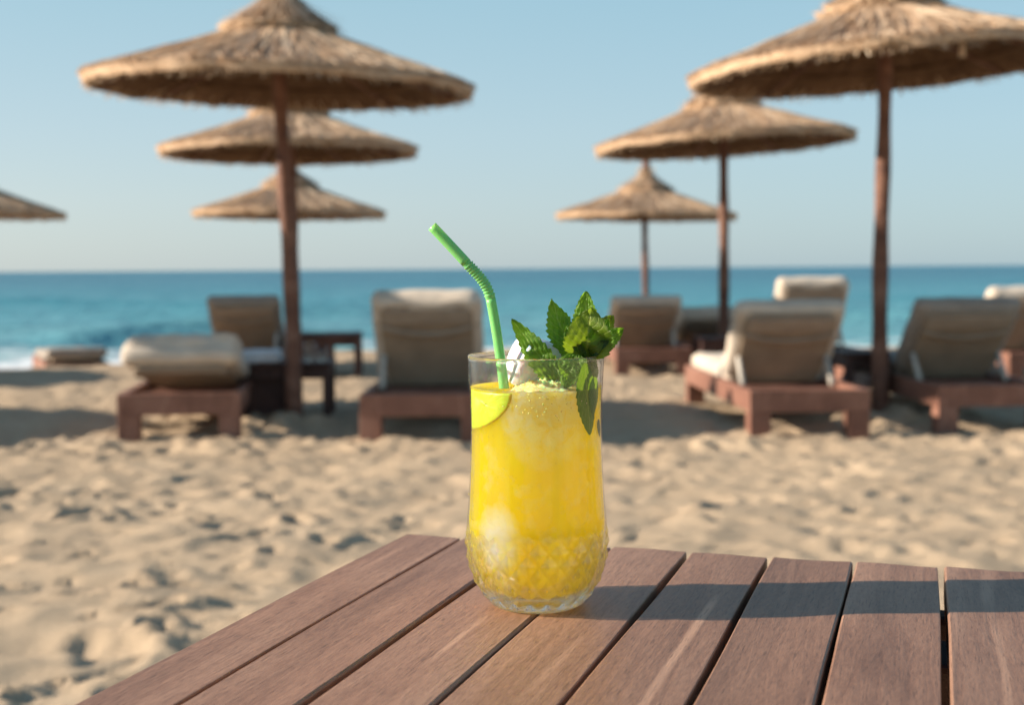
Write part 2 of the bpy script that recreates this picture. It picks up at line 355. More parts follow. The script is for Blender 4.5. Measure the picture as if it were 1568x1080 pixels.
def near_pt(p, rad, soft):
    vd = N(nt, 'VectorMath', operation='DISTANCE'); L(nt, mapping(nt, v, (1, 1, .72), (0, 0, 0)), vd.inputs[0]); vd.inputs[1].default_value = (p[0], p[1], p[2] * .72)
    return mth(nt, 'MULTIPLY', mth(nt, 'SUBTRACT', rad, vd.outputs['Value']), 1 / soft, None, True)
slu = mth(nt, 'MULTIPLY', near_pt((.004, -.035, .118), .027, .012), mth(nt, 'MULTIPLY_ADD', noise(nt, v, 170, 5, .7, .6), 2.8, -.70, True))
c = mixc(nt, mth(nt, 'MULTIPLY', slu, .9), c, (.98, .93, .72))
ic = mth(nt, 'ADD', near_pt((-.0215, -.030, .044), .0155, .009), mth(nt, 'MULTIPLY_ADD', noise(nt, v, 130, 3), 1.2, -.6))
c = mixc(nt, mth(nt, 'MULTIPLY', mth(nt, 'MAXIMUM', ic, 0.), .82, None, True), c, (.98, .97, .92))
c = mixc(nt, mth(nt, 'MULTIPLY', near_pt((.014, -.034, .078), .013, .012), .35), c, (.97, .80, .30))
L(nt, c, b.inputs['Base Color'])
setp(b, Roughness=.18, Subsurface_Weight=1., Subsurface_Scale=.040, IOR=1.33)
b.inputs['Subsurface Radius'].default_value = (1., .80, .08); b.inputs['Specular IOR Level'].default_value = .04
tl = N(nt, 'BsdfTranslucent'); gm = N(nt, 'Gamma', Gamma=.75); L(nt, c, gm.inputs[0]); L(nt, gm.outputs[0], tl.inputs[0])
ms = N(nt, 'MixShader'); ms.inputs[0].default_value = .70
L(nt, b.outputs[0], ms.inputs[1]); L(nt, tl.outputs[0], ms.inputs[2]); L(nt, ms.outputs[0], nt.nodes['Material Output'].inputs[0])

m, nt, b = mat('ice'); M_ice = m
tc = N(nt, 'TexCoord'); v = tc.outputs['Object']
L(nt, ramp(nt, [(.3, (.60, .61, .61)), (.7, (.80, .80, .79))], noise(nt, v, 120, 4, .7)).outputs[0], b.inputs['Base Color'])
setp(b, Roughness=.3, Subsurface_Weight=.8, Subsurface_Scale=.006, IOR=1.31)
bump(nt, b, noise(nt, v, 160, 4, .6), .5, .0012)
m, nt, b = mat('ice_in_juice'); M_icej = m
tc = N(nt, 'TexCoord'); v = tc.outputs['Object']
L(nt, ramp(nt, [(.3, (.93, .72, .16)), (.7, (.95, .84, .42))], noise(nt, v, 90, 4, .7)).outputs[0], b.inputs['Base Color'])
setp(b, Roughness=.3, Subsurface_Weight=1., Subsurface_Scale=.006)
m, nt, b = mat('lime'); M_lime = m
tc = N(nt, 'TexCoord'); v = tc.outputs['Object']
L(nt, ramp(nt, [(.35, (.41, .53, .010)), (.65, (.52, .61, .025))], noise(nt, v, 70, 4, .6)).outputs[0], b.inputs['Base Color'])
setp(b, Roughness=.35, Subsurface_Weight=1., Subsurface_Scale=.012)

m, nt, b = mat('straw_plastic'); M_straw = m
setp(b, Base_Color=(.33, .80, .27), Roughness=.36, Subsurface_Weight=.5, Subsurface_Scale=.0015)
tl = N(nt, 'BsdfTranslucent'); tl.inputs[0].default_value = (.25, .75, .18, 1)
ms = N(nt, 'MixShader'); ms.inputs[0].default_value = .35
tc = N(nt, 'TexCoord'); bump(nt, b, noise(nt, mapping(nt, tc.outputs['Object'], (1, 1, .3)), 500, 2), .12, .0002)
L(nt, b.outputs[0], ms.inputs[1]); L(nt, tl.outputs[0], ms.inputs[2]); L(nt, ms.outputs[0], nt.nodes['Material Output'].inputs[0])

def mint_mat(name, dark, mid, vein, tcol, tw):
    m, nt, b = mat(name)
    uv = N(nt, 'UVMap'); sp = N(nt, 'SeparateXYZ'); L(nt, uv.outputs[0], sp.inputs[0])
    au = mth(nt, 'ABSOLUTE', mth(nt, 'MULTIPLY_ADD', sp.outputs[0], 2., -1.))
    t = mth(nt, 'SUBTRACT', sp.outputs[1], mth(nt, 'MULTIPLY', au, .36))
    fr = mth(nt, 'ABSOLUTE', mth(nt, 'SUBTRACT', mth(nt, 'FRACT', mth(nt, 'MULTIPLY', t, 7.)), .5))
    side = ramp(nt, [(.40, (0, 0, 0)), (.5, (1, 1, 1))], fr).outputs[0]
    midr = ramp(nt, [(0, (1, 1, 1)), (.09, (0, 0, 0))], au).outputs[0]
    vm = mth(nt, 'MAXIMUM', mth(nt, 'MULTIPLY', side, .75), midr)
    tc = N(nt, 'TexCoord'); nz = noise(nt, tc.outputs['Object'], 260, 4, .6)
    net = N(nt, 'TexVoronoi', Scale=900., feature='DISTANCE_TO_EDGE'); L(nt, tc.outputs['Object'], net.inputs['Vector'])
    nete = ramp(nt, [(0, (1, 1, 1)), (.12, (0, 0, 0))], net.outputs[0]).outputs[0]
    c = ramp(nt, [(.3, dark), (.7, mid)], nz).outputs[0]
    c = mixc(nt, mth(nt, 'MULTIPLY', nete, .18), c, vein)
    c = mixc(nt, mth(nt, 'MULTIPLY', vm, .8), c, vein)
    edge = ramp(nt, [(.86, (0, 0, 0)), (1, (1, 1, 1))], au).outputs[0]
    c = mixc(nt, mth(nt, 'MULTIPLY', edge, .6), c, tuple(x * .4 for x in dark))
    L(nt, c, b.inputs['Base Color']); setp(b, Roughness=.42); b.inputs['Specular IOR Level'].default_value = .45
    bump(nt, b, mth(nt, 'ADD', mth(nt, 'MULTIPLY', vm, -1.), mth(nt, 'MULTIPLY', nete, -.25)), .7, .0007)
    tl = N(nt, 'BsdfTranslucent'); L(nt, mixc(nt, mth(nt, 'MULTIPLY', vm, .5), tcol, vein), tl.inputs[0])
    ms = N(nt, 'MixShader'); ms.inputs[0].default_value = tw
    L(nt, b.outputs[0], ms.inputs[1]); L(nt, tl.outputs[0], ms.inputs[2]); L(nt, ms.outputs[0], nt.nodes['Material Output'].inputs[0])
    return m
M_mint = mint_mat('mint_leaf', (.065, .175, .008), (.15, .32, .022), (.44, .60, .13), (.34, .62, .03), .45)
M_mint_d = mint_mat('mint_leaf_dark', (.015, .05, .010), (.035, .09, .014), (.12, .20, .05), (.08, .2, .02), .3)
M_mint_o = mint_mat('mint_leaf_olive', (.075, .130, .008), (.13, .20, .014), (.42, .48, .11), (.32, .46, .02), .42)
M_mint_w = mint_mat('mint_leaf_wet', (.065, .160, .010), (.12, .25, .018), (.38, .46, .08), (.26, .44, .01), .35)
m, nt, b = mat('mint_stem'); M_stem = m; setp(b, Base_Color=(.16, .14, .04), Roughness=.5)

# ------------------------------------------------------------------ sand
UMB = [(-1.385, 7.88), (2.265, 8.02), (-5.02, 7.95), (-8.68, 7.9), (-1.99, 11.9), (2.0, 12.1), (-2.68, 15.9), (1.68, 16.5), (-6.56, 15.9), (-5.95, 11.9), (5.95, 12.1), (5.9, 8.1)]
def shore(X): return 20.3 + .9 * np.clip(X + 2., -6, 0)
def base_h(X, Y):
    s = np.clip((Y - (shore(X) - 5.6)) / 5.6, 0, None)
    return -.42 * np.where(s < 1, s * s * (3 - 2 * s) * .5 + s * .5, s)
def lerp_axis(a, n): return np.linspace(a[0], a[1], n, endpoint=False)
xs = np.concatenate([np.linspace(-400, -40, 10, endpoint=False), np.linspace(-40, -9, 40, endpoint=False), np.linspace(-9, -3.6, 110, endpoint=False), np.linspace(-3.6, 4.2, 340, endpoint=False), np.linspace(4.2, 9, 90, endpoint=False), np.linspace(9, 40, 40, endpoint=False), np.linspace(40, 400, 11)])
ys = np.concatenate([np.linspace(-60, -3, 16, endpoint=False), np.linspace(-3, 1.6, 50, endpoint=False), np.linspace(1.6, 9.2, 400, endpoint=False), np.linspace(9.2, 19, 150, endpoint=False), np.linspace(19, 60, 24, endpoint=False), np.linspace(60, 150, 5)])
X, Y = np.meshgrid(xs, ys)
Z = base_h(X, Y)
near = np.clip((1 - np.abs(X) / 14), .15, 1) * np.clip((shore(X) + .5 - Y) / 4.5, .08, 1)
W1 = value_noise(X, Y, .9, 1); W2 = value_noise(X, Y, .30, 2); W3 = value_noise(X + .3 * W2, Y, .13, 3); W4 = value_noise(X, Y, .062, 4)
lum = .016 * W1 + .018 * W2 + .015 * W3 + .007 * W4
ridge = (1 - np.abs(value_noise(X * .8 + Y * .25, Y, .24, 9))) ** 2 * .018
Z = Z + near * (lum + ridge)
g = np.random.default_rng(21)
def dent(cx, cy, a, bb, th, dep):
    rr = 2.3 * max(a, bb)
    i0, i1 = np.searchsorted(xs, [cx - rr, cx + rr]); j0, j1 = np.searchsorted(ys, [cy - rr, cy + rr])
    if i1 <= i0 or j1 <= j0: return
    dx = X[j0:j1, i0:i1] - cx; dy = Y[j0:j1, i0:i1] - cy
    u = (dx * math.cos(th) + dy * math.sin(th)) / a; w = (-dx * math.sin(th) + dy * math.cos(th)) / bb
    q = u * u + w * w
    Z[j0:j1, i0:i1] += dep * (-np.exp(-q ** 1.5 * 1.2) + .55 * np.exp(-(np.sqrt(q) - 1.35) ** 2 * 7))
for k in range(4200):
    cx = g.uniform(-5.5, 5.5); cyy = g.uniform(1.8, 10.5)
    s = g.uniform(.26, .50) if g.random() < .8 else g.uniform(.5, .85)
    dent(cx, cyy, .058 * s, .12 * s, g.uniform(0, 3.14), g.uniform(.008, .023) * (s / .5) ** .5 * (1.15 if cx < .2 and cyy < 5.5 else .62))
for (ux, uy) in UMB:                                            # churned sand heaped round each pole
    d2 = (X - ux) ** 2 + (Y - uy + .15) ** 2
    Z += .07 * np.exp(-d2 / .10) * (1 + .8 * value_noise(X, Y, .09, 31)) + .03 * np.exp(-d2 / .5) * value_noise(X, Y, .10, 33)
Z += .020 * np.exp(-((Y - 7.0) / .45) ** 2) * (value_noise(X, Y, .11, 41) + .6 * value_noise(X, Y, .06, 42)) * (np.abs(X) < 6)
SANDZ = Z
def ground(x, y):
    i = min(max(np.searchsorted(xs, x), 1), len(xs) - 1); j = min(max(np.searchsorted(ys, y), 1), len(ys) - 1)
    return float(SANDZ[j, i])
def flat_ground(x, y): return float(base_h(np.array(x, float), np.array(y, float)))
# a shallow hollow under each leg keeps the furniture standing on the sand, so the terrain stays below the rails
sand = grid_obj('sand_beach', xs, ys, Z, M_sand); tag(sand, kind='structure')

# ------------------------------------------------------------------ sea
wy = np.concatenate([np.linspace(-120, 11, 12, endpoint=False), np.linspace(11, 34, 150, endpoint=False), 34 + (np.geomspace(1, 8000, 170) - 1)])
wx = np.concatenate([-np.geomspace(9000, 26, 26), np.linspace(-25, 25, 160), np.geomspace(26, 9000, 26)])
WX, WY = np.meshgrid(wx, wy)
dd = WY - shore(WX); amp = np.clip(dd / 10, 0, 1) * np.clip(1 - (WY - 34) / 160, 0, 1)
ph = .6 * value_noise(WX, WY, 9, 51) + .25 * value_noise(WX, WY, 3, 52)
WZ = -.42 + amp * (.09 * np.sin(dd / 4.6 * 6.283 + 4 * ph) + .05 * np.sin(dd / 2.1 * 6.283 + WX * .25 + 5 * ph) + .05 * value_noise(WX, WY, 1.3, 53) + .03 * value_noise(WX, WY, .6, 54))
brk = .26 * np.exp(-((dd - 9.5 + .8 * value_noise(WX, WY * 0, 5, 55)) / 1.0) ** 2) * np.clip(1 - (WX + 5) / 5, 0.15, 1)
WZ = WZ + brk * (np.abs(WX) < 26)
sea = grid_obj('sea', wx, wy, WZ, M_sea); tag(sea, kind='structure')

# ------------------------------------------------------------------ thatched umbrellas
RIM = 1.15
def thatch_profile():
    return [(RIM, -.015), (RIM + .012, .02), (RIM - .02, .055), (.85, .135), (.55, .245), (.33, .335), (.10, .42), (.045, .47)]
def canopy_mesh():
    pr = thatch_profile(); seg = 96; g = np.random.default_rng(3)
    rn = g.normal(0, 1, (len(pr) + 6, seg)); rn = (rn + np.roll(rn, 1, 1)) / 2
    inner = [(.045, .40), (.33, .265), (.7, .14), (RIM - .06, .005)]
    allp = pr
    V, Fs = lathe(allp, seg, lambda i, r, z, th: .014 * rn[i, int(round(th / (2 * math.pi) * seg)) % seg] * min(1, r / .3))
    V = [(x, y, z + .008 * rn[i // seg, (i * 7) % seg]) for i, (x, y, z) in enumerate(V)]
    return V, Fs
def lining_mesh():
    return lathe([(.045, .40), (.33, .265), (.7, .14), (RIM - .03, .002), (RIM - .008, -.012)], 64)
def top_z(r):
    pr = thatch_profile()[2:]; rs = [p[0] for p in pr][::-1]; zs = [p[1] for p in pr][::-1]
    return float(np.interp(r, rs, zs))
def strands(n_top, n_rim, n_under, seed):
    g = random.Random(seed); V = []; Fs = []; twist = 1 if n_top else .2
    def strip(th, r0, z0, r1, z1, w, sk=0, lift=.0):
        a = th; b_ = th + sk
        p0 = Vector((r0 * math.cos(a), r0 * math.sin(a), z0)); p1 = Vector((r1 * math.cos(b_), r1 * math.sin(b_), z1))
        pm = (p0 + p1) / 2 + Vector((0, 0, lift))
        t = Vector((-math.sin(a), math.cos(a), g.uniform(-1.1, 1.1) * twist)).normalized() * w / 2
        k = len(V); V.extend([p0 - t, p0 + t, pm - t, pm + t, p1 - t * .4, p1 + t * .4])
        Fs.extend([(k, k + 1, k + 3, k + 2), (k + 2, k + 3, k + 5, k + 4)])
    for i in range(n_top):
        th = g.uniform(0, 6.2832); r0 = .3 + .8 * math.sqrt(g.random()); r1 = min(RIM + g.uniform(-.02, .04), r0 + g.uniform(.15, .45))
        strip(th, r0, top_z(min(r0, 1.12)) + g.uniform(.0, .012), r1, (top_z(r1) if r1 < 1.12 else .03) + g.uniform(.004, .022), g.uniform(.006, .016), g.gauss(0, .035), g.uniform(-.004, .008))
    for i in range(n_rim):
        th = g.uniform(0, 6.2832); r0 = RIM - g.uniform(.06, .2); r1 = RIM + g.uniform(-.03, .028)
        strip(th, r0, top_z(r0) - g.uniform(0, .05), r1, g.uniform(-.055, .03), g.uniform(.006, .015), g.gauss(0, .02), .006)
    for i in range(n_under):
        th = g.uniform(0, 6.2832); r0 = g.uniform(.15, .8); r1 = min(RIM - .02, r0 + g.uniform(.2, .5))
        z = lambda r: float(np.interp(r, [.045, .33, .7, RIM - .06], [.40, .265, .14, .005])) - .012
        strip(th, r0, z(r0), r1, z(r1) - g.uniform(0, .025), g.uniform(.006, .014), g.gauss(0, .05), 0)
    return V, Fs
def make_umbrella():
    root = thing('thatched_umbrella', 'x', 'umbrella')
    # origin at the foot of the pole; the canopy rim sits at 2.05 m
    pts = [(0.008 * math.sin(z * 2.3), .006 * math.sin(z * 1.7 + 1), z) for z in np.linspace(-.25, 2.44, 22)]
    tube_obj('pole', pts, [.044 - .003 * math.sin(i * 1.3) - .0006 * i for i in range(22)], M_pole, root, 16)
    tube_obj('pole_tip', [(0, 0, 2.42), (.004, .002, 2.60), (.003, 0, 2.80)], [.036, .033, .027], M_pole, root, 14)
    cz = 2.05
    V, Fs = canopy_mesh(); can = mesh_obj('thatch_canopy', [(x, y, z) for x, y, z in V], Fs, M_thatch, root, True); can.location.z = cz
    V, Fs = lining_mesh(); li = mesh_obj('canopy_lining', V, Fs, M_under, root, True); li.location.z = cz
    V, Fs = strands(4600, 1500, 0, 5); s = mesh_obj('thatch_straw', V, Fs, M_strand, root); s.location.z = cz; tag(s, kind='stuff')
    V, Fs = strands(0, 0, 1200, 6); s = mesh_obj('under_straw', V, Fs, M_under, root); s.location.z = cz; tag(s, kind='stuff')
    # collar of straw tied round the top
    pr = [(.30, .318), (.345, .345), (.325, .375), (.22, .425), (.12, .485), (.055, .57), (.04, .60)]
    g = np.random.default_rng(8); rn = g.normal(0, 1, (9, 48))
    V, Fs = lathe(pr, 48, lambda i, r, z, th: .022 * rn[i, int(round(th / 6.2832 * 48)) % 48] * r / .3)
    cap = mesh_obj('thatch_cap', [(x, y, z + .012 * rn[i // 48, i % 48]) for i, (x, y, z) in enumerate(V)], Fs, M_thatch, root, True); cap.location.z = cz
    gg = random.Random(12); V = []; Fs = []
    for i in range(620):
        th = gg.uniform(0, 6.283); r0 = gg.uniform(.04, .22); z0 = np.interp(r0, [.04, .12, .22], [.60, .485, .425]) + gg.uniform(0, .02)
        r1 = gg.uniform(.25, .40); z1 = .345 + gg.uniform(-.015, .075); w = gg.uniform(.008, .02)
        if gg.random() < .18: r0, z0, r1, z1 = .05, .50, gg.uniform(.07, .16), gg.uniform(.56, .68)
        t = Vector((-math.sin(th), math.cos(th), 0)) * w / 2; e = th + gg.gauss(0, .1)
        p0 = Vector((r0 * math.cos(th), r0 * math.sin(th), z0)); p1 = Vector((r1 * math.cos(e), r1 * math.sin(e), z1))
        k = len(V); V += [p0 - t, p0 + t, p1 + t * .5, p1 - t * .5]; Fs.append((k, k + 1, k + 2, k + 3))
    s2 = mesh_obj('cap_straw', V, Fs, M_strand, root); s2.location.z = cz; tag(s2, kind='stuff')
    V, Fs = tube([(.03, 0, .355), (1.06, 0, .015)], [.016, .012], 8)
    r0 = None
    for k in range(8):
        a = k * math.pi / 4 + .2
        if r0 is None: r0 = mesh_obj('rib', V, Fs, M_pole, root, True); o = r0
        else: o = share(r0, 'rib', root)
        o.location = (0, 0, cz - .02); o.rotation_euler = (0, 0, a)
    V, Fs = tube([(math.cos(t) * .80, math.sin(t) * .80, .075) for t in np.linspace(0, 6.2832, 41)], .010, 6, False)
    h = mesh_obj('hoop', V, Fs, M_under, root, True); h.location.z = cz
    return root
UG = 'thatched straw umbrellas standing in rows on the beach'
# position, scale, lean about x, lean about y, twist, label
US = [
 ((-1.315, 7.88, 0), .975, R(.3), R(-1.1), 0, R(1.5), R(2.7), 'large thatched umbrella at the left front, its collar touching the picture top'),
 ((2.262, 8.02, .065), 1.0, R(0), R(-.3), 1.9, R(.6), R(-3.3), 'large thatched umbrella cut by the right frame, one loose straw under its rim'),
 ((-1.93, 11.9, -.04), .985, R(0), R(-1.5), 2.6, 0, R(1.3), 'thatched umbrella behind the left front one, middle of the three stacked canopies'),
 ((1.955, 12.1, -.03), 1.01, R(0), R(-.2), .7, 0, R(-2.5), 'thatched umbrella tilted up to the right, behind the large right one'),
 ((-2.66, 15.9, -.43), .985, R(0), R(0), 4.0, 0, R(.4), 'small far thatched umbrella, lowest of the three stacked canopies on the left'),
 ((1.68, 16.55, -.42), .965, R(0), R(.2), 5.2, R(.3), R(.6), 'small far thatched umbrella with tall bare pole tip, right of the drinking glass'),
 ((-6.58, 15.9, -.40), .985, R(0), R(.3), 1.2, 0, R(.8), 'far thatched umbrella at the left edge, only its right half in the picture'),
 ((-5.02, 7.75, 0), 1.0, R(0), R(.5), 3.3, 0, 0, 'front row thatched umbrella just outside the left edge of the picture'),
 ((-8.76, 7.45, 0), 1.0, R(.5), R(0), 2.2, 0, 0, 'outermost front row thatched umbrella beyond the left edge of the picture'),
 ((-5.95, 11.9, -.04), 1.0, R(0), R(0), 1.5, 0, 0, 'second row thatched umbrella beyond the left edge of the picture'),
 ((-9.9, 11.0, -.04), 1.0, R(0), R(0), .5, 0, 0, 'outermost second row thatched umbrella beyond the left edge of the picture'),
]
proto = make_umbrella(); umbs = []; canopy_jobs = []
proto_mats = {}
for ch_ in proto.children:
    k_ = ch_.name.split('.')[0]; proto_mats[k_ if k_ != 'rib' else ('rib', round(ch_.rotation_euler.z, 3))] = Matrix.Translation(ch_.location) @ ch_.rotation_euler.to_matrix().to_4x4()
for i, (p, s, rx, ry, tw, cx_, cy_, lab) in enumerate(US):
    o = proto if i == 0 else copy_tree(proto)
    o.location = p; o.scale = (s, s, s); o['label'] = lab; o['group'] = UG
    o.rotation_mode = 'QUATERNION'
    o.rotation_quaternion = Euler((rx, ry, 0)).to_quaternion() @ Euler((0, 0, tw)).to_quaternion()
    umbs.append(o)
    if i == 0:
        for ch_ in o.children:
            if ch_.name.split('.')[0] == 'pole': ch_.scale = (1.22, 1.22, 1)
    if i == 5:
        for ch_ in o.children:
            if ch_.name.startswith('pole_tip'): ch_.scale = (1.7, 1.7, 1)
    if i not in (0, 5):
        for ch_ in o.children:
            if ch_.name.startswith('pole_tip'): ch_.scale.z = .35; ch_.location.z = 2.42 * .65
    # the canopy itself sits askew on its pole
    q = Euler((0, 0, tw)).to_matrix(); cr = (q.transposed() @ Euler((cx_, cy_, 0)).to_matrix() @ q)
    T4 = Matrix.Translation((0, 0, 2.05)) @ cr.to_4x4() @ Matrix.Translation((0, 0, -2.05))
    for ch_ in o.children:
        if ch_.name.split('.')[0] in ('thatch_canopy', 'canopy_lining', 'under_straw', 'thatch_straw', 'thatch_cap', 'cap_straw', 'rib', 'hoop'):
            base = proto_mats[ch_.name.split('.')[0]] if ch_.name.split('.')[0] != 'rib' else proto_mats[('rib', round(ch_.rotation_euler.z, 3))] if ('rib', round(ch_.rotation_euler.z, 3)) in proto_mats else ch_.matrix_basis.copy()
            ch_['b'] = [v_ for row in base for v_ in row]; canopy_jobs.append((ch_, T4 @ base))
for ch_, mb in canopy_jobs:
    ch_.matrix_basis = mb; del ch_['b']
bpy.context.view_layer.update()
V, Fs = tube([(0, 0, 0), (.004, 0, -.06), (-.006, .003, -.13), (.004, 0, -.19)], [.012, .017, .015, .02], 6)
hs = mesh_obj('hanging_straw', V, Fs, M_strand, umbs[1], True)
hs.location = umbs[1].matrix_world.inverted() @ Vector((2.37, 6.97, 2.215))

# ------------------------------------------------------------------ sun loungers
LG = 'wooden sun loungers with cushions set out in rows facing the sea'
def panel_bm(blen):
    # sling panel, a little narrower at its foot, corners rounded
    bm = bmesh.new(); o_ = [(-.235, 0), (.235, 0), (.255, -.10), (.268, -blen + .07), (.255, -blen + .02), (.225, -blen), (-.225, -blen), (-.255, -blen + .02), (-.268, -blen + .07), (-.255, -.10)]
    a = [bm.verts.new((x, y, -.014)) for x, y in o_]; c = [bm.verts.new((x, y, .014)) for x, y in o_]
    bm.faces.new(a); bm.faces.new(c[::-1])
    for i in range(len(o_)): bm.faces.new((a[i], a[i - 1], c[i - 1], c[i]))
    bmesh.ops.recalc_face_normals(bm, faces=bm.faces)
    bmesh.ops.bevel(bm, geom=[e for e in bm.edges if abs(e.verts[0].co.z - e.verts[1].co.z) < 1e-6], offset=.005, segments=2, affect='EDGES')
    return bm
def make_lounger(label, loc, rz, ang, pillow=None, seed=0, blen=.70, mcol=None, cushions=True, band=True):
    root = thing('sun_lounger', label, 'sun lounger', loc, rz, LG)
    w, ln, zt, hinge = .665, 1.95, .26, .76
    mc = mcol or M_cream
    lg = None
    for sx in (-1, 1):
        for y in (.052, ln - .052):
            lc = (sx * (w / 2 - .060), y, .015)
            if lg is None: lg = box('leg', .118, .10, .25, M_lounger, root, lc)
            else: share(lg, 'leg', root, lc)
    # leg tops end under the rails
    for sx in (-1, 1): box('side_rail', .045, ln - .09, .118, M_lounger, root, (sx * (w / 2 - .0225), ln / 2, zt - .058))
    for y in (.0225, ln - .0225): box('end_rail', w, .043, .122, M_lounger, root, (0, y, zt - .059))
    sl = None
    for k in range(11):
        y = .12 + k * .17
        if sl is None: sl = box('slat', w - .095, .07, .018, M_lounger, root, (0, y, .222), bev=.003)
        else: share(sl, 'slat', root, (0, y, .222))
    if not cushions:
        return root
    cushion('seat_mattress', .60, ln - hinge - .04, .105, .04, mc, root, (0, (ln + hinge) / 2, zt + .03), seed=seed)
    piv = bpy.data.objects.new('backrest', None)
    back = bm_obj('backrest', panel_bm(blen), M_taupe, root)
    bpy.data.objects.remove(piv)
    back.location = (0, hinge, .252); back.rotation_euler = (-R(ang), 0, 0)
    cushion('back_mattress', .64, blen + .03, .10, .042, mc, back, (0, -blen / 2 - .012, .068), seed=seed + 1)
    # the cover of the mattress wraps round the top of the backrest
    box('cover_flap', .50, .10, .012, M_band, back, (0, -blen + .07, -.021), bev=.004)
    if band:                       # slack strap hanging across the back
        V = []; Fs = []; n = 18
        for i in range(n + 1):
            u = -1 + 2 * i / n; x = u * .262; yy = -blen + .125 + .055 * (1 - u * u)
            for (a, zz) in ((0, -.030), (.032, -.034), (.032, -.028), (0, -.024)): V.append((x, yy + a, zz))
        for i in range(n):
            for k in range(4): Fs.append((i * 4 + k, i * 4 + (k + 1) % 4, i * 4 + 4 + (k + 1) % 4, i * 4 + 4 + k))
        mesh_obj('strap', V, Fs, M_band, back, True)
    a = R(ang)
    for sx in (-1, 1):
        q = .40 * blen; p0 = Vector((sx * .262, hinge - q * math.cos(a), .252 + q * math.sin(a) - .015)); p1 = Vector((sx * .262, max(.10, hinge - q * math.cos(a) - .13), .245))
        if ang > 30: tube_obj('back_strut', [p0, (p0 + p1) / 2, p1], [.017, .016, .018], M_rope, root, 8)
    if pillow == 'top':
        cushion('head_pillow', .625, .20, .12, .05, M_cream, back, (0, -blen + .055, .055), seed=seed + 2, wr=.005)
    elif pillow == 'fold':
        cushion('head_pillow', .63, .32, .09, .04, M_cream, back, (0, -blen + .16, .11), seed=seed + 3, wr=.011, puff=.005, sag=lambda u, v: .02 * (1 - u * u))
        cushion('folded_throw', .58, .36, .04, .018, M_cream, back, (.02, -blen + .20, .165), seed=seed + 4, wr=.008)
    return root
make_lounger('lounger with nearly flat backrest and folded cream cushions, left of the front umbrella pole', (-1.835, 7.19, 0), R(6), 12, 'fold', 1, .72, band=True)
make_lounger('lounger with upright back and thick cream head cushion, just left of the drinking glass', (-.492, 7.03, 0), R(-.6), 56, 'top', 10, .58)
make_lounger('lounger whose white sunlit seat shows on its left, right of the drinking glass', (1.622, 7.12, 0), R(2.8), 47, None, 20, .56)
make_lounger('shaded lounger cut off by the right frame, right of the large umbrella pole', (2.72, 7.35, 0), R(3), 46, None, 30, .57, mcol=M_grey_shade)
make_lounger('second row lounger in the shade behind the left front umbrella pole', (-2.33, 11.15, -.03), R(4), 46, None, 40, .57, mcol=M_grey_shade)
make_lounger('second row lounger with reddish frame directly right of the glass and mint', (1.22, 11.25, -.02), R(3), 43, None, 50, .54)
make_lounger('low backed far lounger with cream top edge beside the middle right umbrella pole', (1.97, 12.45, -.05), R(4), 27, 'top', 60, .52)
make_lounger('second row lounger with tall sunlit cream head cushion behind the right front lounger', (2.64, 10.75, -.02), R(5), 64, 'top', 70, .60)
make_lounger('far right second row lounger showing a sunlit cream cushion above the front one', (4.25, 10.35, -.02), R(4), 50, 'top', 80, .57)
make_lounger('low dark lounger with flat grey mattress near the breaking waves at far left', (-4.70, 14.2, -.33), R(24), 5, None, 90, .70, mcol=M_grey_shade, band=False)

# ------------------------------------------------------------------ side tables and what stands on them
def side_table(label, loc, w, d, h, rz=0, shelf=True, panel=False):
    t = thing('side_table', label, 'side table', loc, rz, 'small dark wooden side tables beside the umbrella poles')
    n = 5; pw = w / n; pl = None
    for k in range(n):
        p = (-w / 2 + pw * (k + .5), 0, h - .015)
        if pl is None: pl = box('plank', pw - .008, d, .03, M_side, t, p)
        else: share(pl, 'plank', t, p)
    lg = None
    for sx in (-1, 1):
        for sy in (-1, 1):
            p = (sx * (w / 2 - .035), sy * (d / 2 - .035), (h - .03) / 2 - .02)
            if lg is None: lg = box('leg', .05, .05, h - .03 + .04, M_side, t, p)
            else: share(lg, 'leg', t, p)
    for sy in (-1, 1): box('apron', w - .12, .022, .07, M_side, t, (0, sy * (d / 2 - .035), h - .066))
    for sx in (-1, 1): box('apron', .022, d - .12, .07, M_side, t, (sx * (w / 2 - .035), 0, h - .066))
    if panel: box('dark_filler', .24, d - .13, h - .08, M_side, t, (-w / 2 + .17, 0, (h - .08) / 2))  # added solid block, makes the left half under the top dark
    elif shelf: box('shelf', w - .06, d - .12, .02, M_side, t, (0, 0, .13))
    return t
side_table('dark side table behind the left front umbrella pole with white towel and glasses', (-1.40, 8.17, 0), .58, .44, .37, R(4), panel=True)
side_table('dark side table beside the second row pole, behind the left front lounger', (-1.56, 11.3, -.03), .54, .5, .42, R(4), panel=True)
side_table('narrow brown side table between the two right front loungers', (2.19, 8.32, 0), .30, .44, .40, R(4))
side_table('small dark side table behind the right front lounger, by the middle right pole', (1.72, 11.35, -.03), .26, .40, .36, R(4))
tw = thing('folded_towel', 'folded white towel lying on the left end of the front side table', 'towel', (-1.555, 8.12, .371), R(6))
for k in range(2): cushion('towel_layer', .25 - .01 * k, .34, .032, .012, M_towel, tw, (0, 0, .018 + k * .031), seed=200 + k, puff=.003, wr=.002)
def tumbler(label, loc, h, r):
    t = thing('drinking_glass', label, 'glass', loc, 0, 'empty glasses on the front side table')
    pr = [(0.001, 0.001), (r * .8, .001), (r * .86, .006), (r, h), (r * .94, h), (r * .80, .012), (0.001, .010)]
    V, Fs = lathe(pr, 28); mesh_obj('glass_body', V, Fs, M_tumbler, t, True); return t
tumbler('taller empty glass on the front side table, next to the umbrella pole', (-1.245, 8.06, .371), .12, .033)
